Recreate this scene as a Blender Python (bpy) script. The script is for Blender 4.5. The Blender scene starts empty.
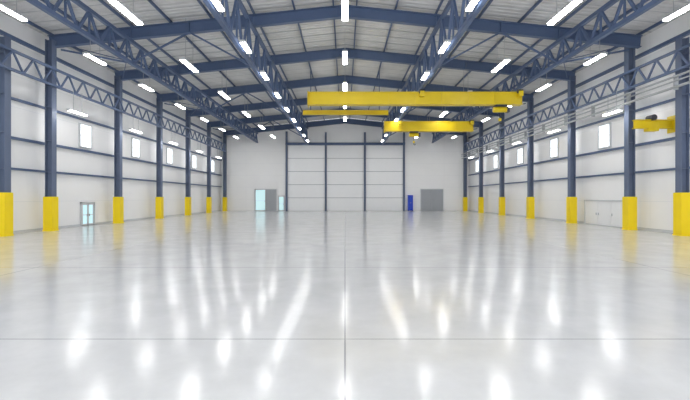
import bpy, bmesh, math, random
from mathutils import Vector, Matrix
random.seed(3)
scene = bpy.context.scene
scene.view_settings.view_transform = 'Standard'
scene.view_settings.look = 'None'
scene.view_settings.exposure = 0.36
EYE = 1.7

# ---------------------------------------------------------------- materials
def mat(name, col, rough=0.5, metal=0.0, emis=None, estr=0.0, noise=0.0, nscale=3.0, spec=0.5):
    m = bpy.data.materials.new(name); m.use_nodes = True
    nt = m.node_tree; b = nt.nodes['Principled BSDF']
    b.inputs['Base Color'].default_value = (*col, 1)
    b.inputs['Roughness'].default_value = rough
    b.inputs['Metallic'].default_value = metal
    b.inputs['Specular IOR Level'].default_value = spec
    if emis:
        b.inputs['Emission Color'].default_value = (*emis, 1)
        b.inputs['Emission Strength'].default_value = estr
    if noise > 0:
        tc = nt.nodes.new('ShaderNodeTexCoord')
        n = nt.nodes.new('ShaderNodeTexNoise'); n.inputs['Scale'].default_value = nscale
        n.inputs['Detail'].default_value = 4
        r = nt.nodes.new('ShaderNodeMapRange')
        r.inputs['To Min'].default_value = 1-noise; r.inputs['To Max'].default_value = 1+noise*0.4
        mx = nt.nodes.new('ShaderNodeVectorMath'); mx.operation = 'SCALE'
        mx.inputs[0].default_value = col
        nt.links.new(tc.outputs['Object'], n.inputs['Vector'])
        nt.links.new(n.outputs['Fac'], r.inputs['Value'])
        nt.links.new(r.outputs['Result'], mx.inputs['Scale'])
        nt.links.new(mx.outputs['Vector'], b.inputs['Base Color'])
    return m

M_BLUE = mat('blue_steel_paint', (0.085, 0.13, 0.24), 0.45, noise=0.1)
M_COL = mat('blue_grey_column_paint', (0.115, 0.15, 0.235), 0.45, noise=0.1)
M_YEL = mat('yellow_paint', (0.95, 0.70, 0.0), 0.4, noise=0.06)
M_CRANE = mat('crane_yellow_paint', (0.76, 0.56, 0.005), 0.4, noise=0.08)
M_DARK = mat('dark_metal', (0.04, 0.045, 0.06), 0.5)
M_GREY = mat('grey_metal', (0.42, 0.44, 0.46), 0.4, 0.2)
M_LGREY = mat('light_grey_paint', (0.6, 0.62, 0.64), 0.5)
M_PANEL = mat('white_door_panel', (0.88, 0.89, 0.90), 0.4, noise=0.03)
M_DGREY = mat('grey_door_paint', (0.38, 0.40, 0.43), 0.45, noise=0.05)
M_LAMP = mat('lamp_diffuser', (0.9, 0.9, 0.9), 0.4, emis=(1.0, 0.99, 0.97), estr=27)
M_WIN = mat('daylight_pane', (0.8, 0.85, 0.9), 0.2, emis=(0.93, 0.97, 1.0), estr=1.3)
M_GLASS = mat('green_tinted_glazing', (0.45, 0.68, 0.72), 0.1, emis=(0.65, 0.88, 0.92), estr=0.45)
M_BLOCK = mat('vivid_blue_paint', (0.01, 0.06, 0.6), 0.4)

def seams(name, base, line, ax, sp, width, rough, bumpnoise=True, noise=0.05, nsc=0.6):
    """wall material with panel seams: ax=list of (axis, spacing, offset)"""
    m = bpy.data.materials.new(name); m.use_nodes = True
    nt = m.node_tree; b = nt.nodes['Principled BSDF']; L = nt.links
    tc = nt.nodes.new('ShaderNodeTexCoord'); s = nt.nodes.new('ShaderNodeSeparateXYZ')
    L.new(tc.outputs['Object'], s.inputs[0])
    last = None
    for a, spc, off in ax:
        ad = nt.nodes.new('ShaderNodeMath'); ad.operation = 'ADD'; ad.inputs[1].default_value = off + spc*0.5 + spc*100
        L.new(s.outputs[a], ad.inputs[0])
        mo = nt.nodes.new('ShaderNodeMath'); mo.operation = 'MODULO'; mo.inputs[1].default_value = spc
        L.new(ad.outputs[0], mo.inputs[0])
        su = nt.nodes.new('ShaderNodeMath'); su.operation = 'SUBTRACT'; su.inputs[1].default_value = spc*0.5
        L.new(mo.outputs[0], su.inputs[0])
        ab = nt.nodes.new('ShaderNodeMath'); ab.operation = 'ABSOLUTE'; L.new(su.outputs[0], ab.inputs[0])
        lt = nt.nodes.new('ShaderNodeMath'); lt.operation = 'LESS_THAN'; lt.inputs[1].default_value = width
        L.new(ab.outputs[0], lt.inputs[0])
        if last is None: last = lt
        else:
            mm = nt.nodes.new('ShaderNodeMath'); mm.operation = 'MAXIMUM'
            L.new(last.outputs[0], mm.inputs[0]); L.new(lt.outputs[0], mm.inputs[1]); last = mm
    n = nt.nodes.new('ShaderNodeTexNoise'); n.inputs['Scale'].default_value = nsc; n.inputs['Detail'].default_value = 8
    n.inputs['Roughness'].default_value = 0.65
    L.new(tc.outputs['Object'], n.inputs['Vector'])
    mr = nt.nodes.new('ShaderNodeMapRange'); mr.inputs['From Min'].default_value = 0.3; mr.inputs['From Max'].default_value = 0.7
    L.new(n.outputs['Fac'], mr.inputs['Value'])
    ramp = nt.nodes.new('ShaderNodeMix'); ramp.data_type = 'RGBA'
    ramp.inputs[6].default_value = (*[c*(1-noise) for c in base], 1); ramp.inputs[7].default_value = (*base, 1)
    L.new(mr.outputs['Result'], ramp.inputs[0])
    mix = nt.nodes.new('ShaderNodeMix'); mix.data_type = 'RGBA'
    L.new(last.outputs[0], mix.inputs[0]); L.new(ramp.outputs[2], mix.inputs[6]); mix.inputs[7].default_value = (*line, 1)
    L.new(mix.outputs[2], b.inputs['Base Color'])
    b.inputs['Roughness'].default_value = rough
    return m, nt, b, tc

M_WALLS, *_ = seams('white_wall_panels', (0.92, 0.92, 0.92), (0.78, 0.80, 0.82), [('Z', 1.5, 0), ('Y', 6.0, -3.0)], 0, 0.010, 0.55, noise=0.03)
M_WALLB, *_ = seams('white_back_wall_panels', (0.92, 0.92, 0.92), (0.80, 0.81, 0.83), [('Z', 1.5, 0), ('X', 5.0, -2.5)], 0, 0.010, 0.55, noise=0.03)
M_DECK, *_ = seams('grey_roof_deck', (0.72, 0.72, 0.715), (0.45, 0.46, 0.47), [('Y', 1.0, 0)], 0, 0.03, 0.5, noise=0.2)
M_FLOOR, nt, b, tc = seams('polished_concrete', (0.68, 0.685, 0.69), (0.27, 0.28, 0.30), [('X', 7.5, 0), ('Y', 5.0, 0.1)], 0, 0.010, 0.15, noise=0.15, nsc=1.1)
b.inputs['Roughness'].default_value = 0.15
b.inputs['IOR'].default_value = 1.6

# ---------------------------------------------------------------- mesh helpers
class MB:
    def __init__(s): s.bm = bmesh.new(); s.mats = []
    def mi(s, m):
        if m not in s.mats: s.mats.append(m)
        return s.mats.index(m)
    def _cube(s, M, m):
        r = bmesh.ops.create_cube(s.bm, size=1.0, matrix=M)
        i = s.mi(m)
        for f in {f for v in r['verts'] for f in v.link_faces}: f.material_index = i
    def box(s, x0, x1, y0, y1, z0, z1, m):
        M = Matrix.Translation(((x0+x1)/2, (y0+y1)/2, (z0+z1)/2)) @ Matrix.Diagonal((abs(x1-x0), abs(y1-y0), abs(z1-z0), 1))
        s._cube(M, m)
    def frame(s, p0, p1, up=(0, 0, 1)):
        p0 = Vector(p0); p1 = Vector(p1); d = p1-p0; L = d.length; d.normalize()
        u = Vector(up)
        if abs(d.dot(u)) > 0.98: u = Vector((0, 1, 0))
        sd = d.cross(u).normalized(); u2 = sd.cross(d).normalized()
        R = Matrix((sd, d, u2)).transposed().to_4x4()
        return Matrix.Translation((p0+p1)/2) @ R, L
    def beam(s, p0, p1, w, h, m, off=0.0):
        F, L = s.frame(p0, p1)
        s._cube(F @ Matrix.Translation((0, 0, off)) @ Matrix.Diagonal((w, L, h, 1)), m)
    def ibeam(s, p0, p1, w, h, m, t=0.04):
        s.beam(p0, p1, t, h-2*t, m)
        s.beam(p0, p1, w, t, m, off=h/2-t/2)
        s.beam(p0, p1, w, t, m, off=-h/2+t/2)
    def cyl(s, p0, p1, r, m, seg=12):
        F, L = s.frame(p0, p1)
        res = bmesh.ops.create_cone(s.bm, cap_ends=True, segments=seg, radius1=r, radius2=r, depth=L,
                                    matrix=F @ Matrix.Rotation(math.radians(90), 4, 'X'))
        i = s.mi(m)
        for f in {f for v in res['verts'] for f in v.link_faces}: f.material_index = i
    def mesh(s, name):
        me = bpy.data.meshes.new(name); s.bm.to_mesh(me); s.bm.free()
        for m in s.mats: me.materials.append(m)
        return me
    def obj(s, name, loc=(0, 0, 0), parent=None):
        return put(s.mesh(name), name, loc, parent)

def put(me, name, loc=(0, 0, 0), parent=None, rotz=0):
    o = bpy.data.objects.new(name, me); o.location = loc; o.rotation_euler[2] = rotz
    scene.collection.objects.link(o)
    if parent: o.parent = parent
    return o
def empty(name, loc=(0, 0, 0)):
    return put(None, name, loc)

# ---------------------------------------------------------------- shell
Y0, Y1 = -6.0, 51.5
WX = 15.7
SL = 0.103
def roofz(x, ridge=11.78): return ridge - SL*abs(x)

b_ = MB(); b_.box(-WX-.2, WX+.2, Y0, Y1+.2, -0.2, 0, M_FLOOR); b_.obj('floor')
ZE = roofz(WX)
b_ = MB(); b_.box(-WX-.2, -WX, Y0, Y1, 0, ZE, M_WALLS); b_.obj('wall_left')
b_ = MB(); b_.box(WX, WX+.2, Y0, Y1, 0, ZE, M_WALLS); b_.obj('wall_right')
# gabled back wall
bm = bmesh.new()
pts = [(-WX-.2, 0), (WX+.2, 0), (WX+.2, ZE), (0, roofz(0)), (-WX-.2, ZE)]
f = [bm.verts.new((x, Y1, z)) for x, z in pts]; g = [bm.verts.new((x, Y1+.2, z)) for x, z in pts]
bm.faces.new(f); bm.faces.new(g[::-1])
for i in range(5):
    j = (i+1) % 5; bm.faces.new((f[j], f[i], g[i], g[j]))
bmesh.ops.recalc_face_normals(bm, faces=bm.faces)
me = bpy.data.meshes.new('wall_back'); bm.to_mesh(me); bm.free(); me.materials.append(M_WALLB); put(me, 'wall_back')
# corrugated roof deck
bm = bmesh.new(); rows = []
y = Y0; prof = [(0, 0), (0.12, 0), (0.17, 0.05), (0.28, 0.05), (0.33, 0)]
while y < Y1:
    for dy, dz in prof[:-1]:
        yy = min(y+dy, Y1)
        rows.append([bm.verts.new((x, yy, roofz(x)+dz+0.02)) for x in (-WX-.2, 0, WX+.2)])
    y += 0.33
for a, c in zip(rows[:-1], rows[1:]):
    for k in range(2): bm.faces.new((a[k], a[k+1], c[k+1], c[k]))
me = bpy.data.meshes.new('ceiling'); bm.to_mesh(me); bm.free(); me.materials.append(M_DECK); put(me, 'ceiling')

# purlins
b_ = MB()
for x in (0.6, 2.6, 4.7, 6.9, 9.0, 11.0, 13.2, 15.2):
    for s in (-1, 1):
        b_.beam((s*x, Y0+.1, roofz(x)-0.08), (s*x, Y1-.05, roofz(x)-0.08), 0.07, 0.14, M_BLUE)
b_.obj('roof_purlins')

# ---------------------------------------------------------------- rafters
RY = [51-6*k for k in range(10)]
b_ = MB()
for s in (-1, 1):
    b_.ibeam((0, 0, 11.27), (s*15.2, 0, 11.27-SL*15.2), 0.26, 0.60, M_BLUE)
    for x in (4.7, 8.0, 11.0):
        b_.box(s*x-.02, s*x+.02, -.12, .12, 11.25-SL*x-.26, 11.25-SL*x+.26, M_BLUE)
b_.box(-.03, .03, -.13, .13, 10.95, 11.5, M_BLUE)
me = b_.mesh('roof_beam')
for y in RY: put(me, 'roof_beam', (0, y, 0))

# ---------------------------------------------------------------- columns
def column_mesh(h, gh):
    b = MB(); w = .17
    b.box(-.15, .15, -.02, .02, 0.0, h, M_COL)
    b.box(-.18, -.15, -w, w, 0.0, h, M_COL)
    b.box(.15, .18, -w, w, 0.0, h, M_COL)
    for z in (3.0, 4.6, 6.3, 8.1):
        if z < h-.3: b.box(-.15, .15, -.16, .16, z-.015, z+.015, M_COL)
    b.box(-.23, .23, -.23, .23, 0.0, gh, M_YEL)
    b.box(-.245, .245, -.245, .245, 0.0, 0.05, M_YEL)
    b.box(-.215, .215, -.215, .215, gh, gh+.02, M_YEL)
    return b.mesh('steel_column')
cm = column_mesh(9.72, 1.72)
for y in [51-.05, 45, 39, 33, 27, 20.8, 9, 3, -3]:
    for s in (-1, 1): put(cm, 'steel_column', (s*15.0, 21.5 if (s > 0 and y == 20.8) else y, 0))
cn = column_mesh(8.8, 1.9)
for s in (-1, 1): put(cn, 'steel_column', (s*15.05, 18.1+s*.1, 0))

# ---------------------------------------------------------------- longitudinal trusses
def truss(x, z0, z1, y0, y1, bay, cw, ww, name, parent=None):
    b = MB()
    b.beam((x, y0, z0), (x, y1, z0), cw, cw, M_BLUE)
    b.beam((x, y0, z1), (x, y1, z1), cw, cw, M_BLUE)
    n = int((y1-y0)/bay); st = (y1-y0)/n
    for i in range(n):
        a = y0+i*st; c = a+st/2; e = a+st
        b.beam((x, a, z0), (x, c, z1), ww, ww, M_BLUE)
        b.beam((x, c, z1), (x, e, z0), ww, ww, M_BLUE)
        if z1-z0 > 1: b.beam((x, c, z0), (x, c, z1), ww*.7, ww*.7, M_BLUE)
    return b.obj(name)
for s in (-1, 1):
    truss(s*4.7, 8.40, 10.38, Y0+.3, 51.3, 2.0, 0.18, 0.11, 'roof_truss')
    truss(s*11.0, 8.62, 9.74, Y0+.3, 51.3, 1.5, 0.17, 0.10, 'roof_truss')
    truss(s*14.7, 7.35, 8.2, Y0+.3, 50.3, 1.2, 0.11, 0.07, 'wall_truss')
# horizontal roof bracing between bays
b_ = MB()
for s in (-1, 1):
    for k in (1, 3, 5):
        y = 51-6*k
        b_.beam((s*4.7, y, 8.4), (s*8.0, y, 10.2), .08, .08, M_BLUE)
        b_.beam((s*11.0, y, 8.62), (s*14.6, y, 9.3), .08, .08, M_BLUE)
        b_.beam((s*11.0, y, 8.62), (s*8.0, y, 10.2), .08, .08, M_BLUE)
        b_.cyl((s*11, y, 9.9), (s*14.7, y+6, 9.6), .025, M_BLUE, 6)
        b_.cyl((s*11, y+6, 9.9), (s*14.7, y, 9.6), .025, M_BLUE, 6)
b_.obj('roof_bracing')

# ---------------------------------------------------------------- wall girts
ti = 1
for s in (-1, 1):
    for z, w in ((3.05, .10), (4.5, .12), (6.35, .10), (9.2, .16)):
        b_ = MB()
        xa, xb = sorted((s*(WX-.16), s*WX))
        b_.box(xa, xb, Y0+.1, Y1-.01, z-w/2, z+w/2, M_BLUE)
        b_.obj('trim_%d' % ti); ti += 1
for s, nm in ((-1, 'baseboard_left'), (1, 'baseboard_right')):
    b_ = MB()
    xa, xb = sorted((s*(WX-.03), s*WX)); b_.box(xa, xb, Y0+.1, Y1-.01, 0, .12, M_LGREY)
    b_.obj(nm)

# ---------------------------------------------------------------- strip lights
def light_mesh(L, w, rod):
    b = MB()
    b.box(-w/2, w/2, -L/2, L/2, 0.0, .05, M_LAMP)
    b.box(-w/2-.02, w/2+.02, -L/2-.04, L/2+.04, .05, .11, M_LGREY)
    b.box(-w/2-.02, w/2+.02, -L/2-.04, -L/2, 0, .05, M_LGREY)
    b.box(-w/2-.02, w/2+.02, L/2, L/2+.04, 0, .05, M_LGREY)
    for yy in (-L*.25, L*.25):
        b.cyl((0, yy, .11), (0, yy, .11+rod), .012, M_GREY, 6)
    return b.mesh('strip_light')
def row(xs, z, start, step, L, w, ztop):
    me = light_mesh(L, w, ztop-z-.11)
    y = start
    while y-step > Y0+2: y -= step
    while y < 50:
        for x in xs: put(me, 'strip_light', (x, y, z))
        y += step
row((0,), 10.15, 18.4, 6.4, 2.2, .26, 11.7)
row((-8.2, 8.2), 8.60, 15.3, 6.2, 2.0, .22, roofz(8.2))
row((-12.8, 12.8), 8.75, 15.5, 5.4, 1.6, .19, roofz(12.8))
row((-4.35, 4.35), 8.25, 17.9, 4.2, 1.3, .18, 8.45)
row((-14.15, 14.15), 6.15, 21.6, 6.0, 1.4, .13, 7.3)

# ---------------------------------------------------------------- cranes
def crane(y, x0, x1, zt, zb, rails, hoistx):
    e = empty('bridge_crane', (0, y, 0))
    b = MB(); m = M_CRANE
    b.box(x0, x1, -.2, .2, zb+.04, zt-.04, m)
    b.box(x0-.02, x1+.02, -.27, .27, zt-.05, zt, m)
    b.box(x0-.02, x1+.02, -.27, .27, zb, zb+.05, m)
    n = int((x1-x0)/1.5)
    for i in range(n+1):
        xx = x0+.05+(x1-x0-.1)*i/n
        b.box(xx-.015, xx+.015, -.24, .24, zb+.05, zt-.05, m)
    b.box(x0-.05, x0, -.35, .35, zb-.08, zt+.02, m)
    b.obj('girder', parent=e)
    b = MB()
    for r in rails:
        b.box(r-.13, r+.13, -.55, .55, zt-.32, zt-.02, m)
        for yy in (-.38, .38):
            b.cyl((r-.16, yy, zt-.02), (r+.16, yy, zt-.02), .12, M_DARK, 14)
    b.obj('end_trucks', parent=e)
    b = MB()
    b.box(hoistx-.35, hoistx+.35, -.3, .3, zb-.1, zb-.02, M_DARK)
    b.cyl((hoistx-.4, 0, zb-.28), (hoistx+.4, 0, zb-.28), .17, m, 16)
    b.box(hoistx+.4, hoistx+.55, -.15, .15, zb-.45, zb-.12, M_DARK)
    b.cyl((hoistx, 0, zb-.4), (hoistx, 0, zb-.8), .015, M_DARK, 6)
    b.box(hoistx-.08, hoistx+.08, -.05, .05, zb-.98, zb-.8, m)
    b.cyl((hoistx, 0, zb-.98), (hoistx, 0, zb-1.1), .025, M_DARK, 8)
    b.cyl((hoistx, 0, zb-1.1), (hoistx+.1, 0, zb-1.16), .025, M_DARK, 8)
    b.cyl((hoistx+.1, 0, zb-1.16), (hoistx+.15, 0, zb-1.06), .02, M_DARK, 8)
    b.obj('hoist', parent=e)
    b = MB(); b.box(x0+.5, x1-.5, .3, .34, zt-.14, zt-.08, M_GREY)
    b.obj('festoon_rail', parent=e)
crane(25.3, -2.25, 10.9, 8.2, 7.42, (4.7, 10.7), 9.6)
crane(35.0, 3.4, 10.95, 8.2, 7.35, (4.7, 10.75), 5.9)
b_ = MB(); b_.ibeam((-3.2, 31, 8.15), (3.3, 31, 8.15), .25, .34, M_CRANE)
for x in (-2.6, 2.6): b_.beam((x, 31, 8.3), (x, 31, roofz(x)-.1), .06, .06, M_BLUE)
b_.obj('monorail_beam')
# wall jib
e = empty('jib_crane', (15.69, 19.5, 0))
b_ = MB(); b_.ibeam((-1.9, 0, 5.2), (0, 0, 5.2), .22, .42, M_CRANE)
b_.box(-.06, .0, -.3, .3, 4.8, 5.6, M_CRANE)
b_.obj('jib_arm', parent=e)
b_ = MB(); b_.cyl((-1.05, -.2, 5.5), (-1.05, .2, 5.5), .14, M_DARK, 16)
b_.box(-1.3, -.8, -.16, .16, 4.86, 5.0, M_CRANE)
b_.obj('trolley', parent=e)

# ---------------------------------------------------------------- pipes on right wall
b_ = MB()
for x, z, r in ((14.45, 7.0, .05), (14.45, 6.8, .035), (14.5, 6.55, .06)):
    b_.cyl((x, Y0+.2, z), (x, 50.6, z), r, M_GREY, 10)
for y in [y for y in range(0, 51, 3)]:
    b_.box(14.5, 14.7, y-.02, y+.02, 6.45, 7.1, M_GREY)
b_.obj('wall_pipes')

# ---------------------------------------------------------------- windows
wi = 1
for s in (-1, 1):
    for y in (24.6, 30.5, 36.4, 42.3, 48.2):
        b_ = MB()
        xa = s*(WX-.06); xi = s*(WX-.10)
        def bx(xp, xq, *a):
            p, q = sorted((xp, xq)); b_.box(p, q, *a)
        bx(xa, s*WX, y-.5, y+.5, 4.75, 6.05, M_WIN)
        for a in ((y-.58, y-.5, 4.67, 6.13), (y+.5, y+.58, 4.67, 6.13), (y-.5, y+.5, 4.67, 4.75), (y-.5, y+.5, 6.05, 6.13),
                  (y-.012, y+.012, 4.75, 6.05), (y-.5, y+.5, 5.39, 5.41)):
            bx(xi, s*WX, *a, M_LGREY)
        b_.obj('window_%d' % wi); wi += 1

# ---------------------------------------------------------------- back wall sectional door
e = empty('door_1', (0, Y1, 0))
b_ = MB()
PX = (-7.35, -2.42, 2.5, 7.42)
for i in range(3):
    x0, x1 = PX[i]+.15, PX[i+1]-.15
    n = 5; H = 8.3
    for k in range(n):
        z0 = k*H/n+.03; z1 = (k+1)*H/n-.03
        b_.box(x0, x1, -.12, -.01, z0, z1, M_PANEL)
        b_.box(x0, x1, -.09, -.01, z1, z1+.06, M_DGREY)
b_.obj('panels', parent=e)
b_ = MB()
for x in PX:
    b_.box(x-.12, x+.12, -.28, -.01, 0, 10.0 if abs(x) > 5 else 9.9, M_COL)
b_.box(PX[0]-.13, PX[3]+.13, -.32, -.02, 8.28, 8.6, M_BLUE)
b_.obj('frame', parent=e)

def door(name, x0, x1, H, leaves, loc=(0, 0, 0), rot=0):
    e = empty(name, loc); e.rotation_euler[2] = rot
    b = MB(); fr = M_LGREY; t = .08
    b.box(x0, x0+t, -.12, -.005, 0, H, fr); b.box(x1-t, x1, -.12, -.005, 0, H, fr); b.box(x0, x1, -.12, -.005, H-t, H, fr)
    b.obj('frame', parent=e)
    n = len(leaves); w = (x1-x0-2*t)/n
    b = MB()
    for i, lm in enumerate(leaves):
        a = x0+t+i*w+.01; c = a+w-.02
        if lm is M_GLASS:
            b.box(a, a+.06, -.09, -.01, .02, H-t, fr); b.box(c-.06, c, -.09, -.01, .02, H-t, fr)
            b.box(a, c, -.09, -.01, .02, .12, fr); b.box(a, c, -.09, -.01, H-t-.08, H-t, fr)
            b.box(a, c, -.09, -.01, H*.45, H*.45+.04, fr)
            b.box(a+.06, c-.06, -.06, -.03, .12, H-t-.08, lm)
        else:
            b.box(a, c, -.08, -.01, .02, H-t-.01, lm)
        hx = c-.1 if i == 0 else a+.1
        b.box(hx-.015, hx+.015, -.12, -.08, H*.4, H*.4+.14, M_GREY)
    b.obj('leaves', parent=e)
door('door_2', -11.4, -8.6, 2.8, [M_GLASS, M_DGREY], (0, Y1, 0))
door('door_3', -8.45, -7.6, 1.95, [M_GLASS], (0, Y1, 0))
door('door_4', 9.5, 12.4, 2.8, [M_DGREY, M_DGREY], (0, Y1, 0))
door('door_5', -.65, .65, 1.42, [M_GLASS, M_GLASS], (-WX, 24.8, 0), math.radians(90))
door('door_6', -2.0, 2.0, 1.55, [M_PANEL, M_PANEL, M_PANEL], (WX, 24.6, 0), math.radians(-90))
b_ = MB()
b_.box(-.3, .3, -.5, 0, .08, 2.0, M_BLOCK)
b_.box(-.28, -.01, -.52, -.5, .12, 1.96, M_BLOCK); b_.box(.01, .28, -.52, -.5, .12, 1.96, M_BLOCK)
for x in (-.25, .25):
    for y in (-.45, -.05): b_.box(x-.04, x+.04, y-.04, y+.04, 0, .08, M_DARK)
b_.box(-.05, -.03, -.55, -.52, .95, 1.1, M_GREY); b_.box(.03, .05, -.55, -.52, .95, 1.1, M_GREY)
b_.obj('storage_locker', (8.2, Y1-.01, 0))

# ---------------------------------------------------------------- world, camera
w = bpy.data.worlds.new('World'); scene.world = w; w.use_nodes = True
bg = w.node_tree.nodes['Background']; bg.inputs[0].default_value = (0.96, 0.98, 1.0, 1); bg.inputs[1].default_value = 2.3
cd = bpy.data.cameras.new('camera'); cd.sensor_width = 36; cd.lens = 408/690*36
cd.shift_y = -2.5/690; cd.clip_end = 300
c = bpy.data.objects.new('camera', cd); scene.collection.objects.link(c)
c.location = (0, 0, EYE); c.rotation_euler = (math.radians(90), 0, 0)
scene.camera = c
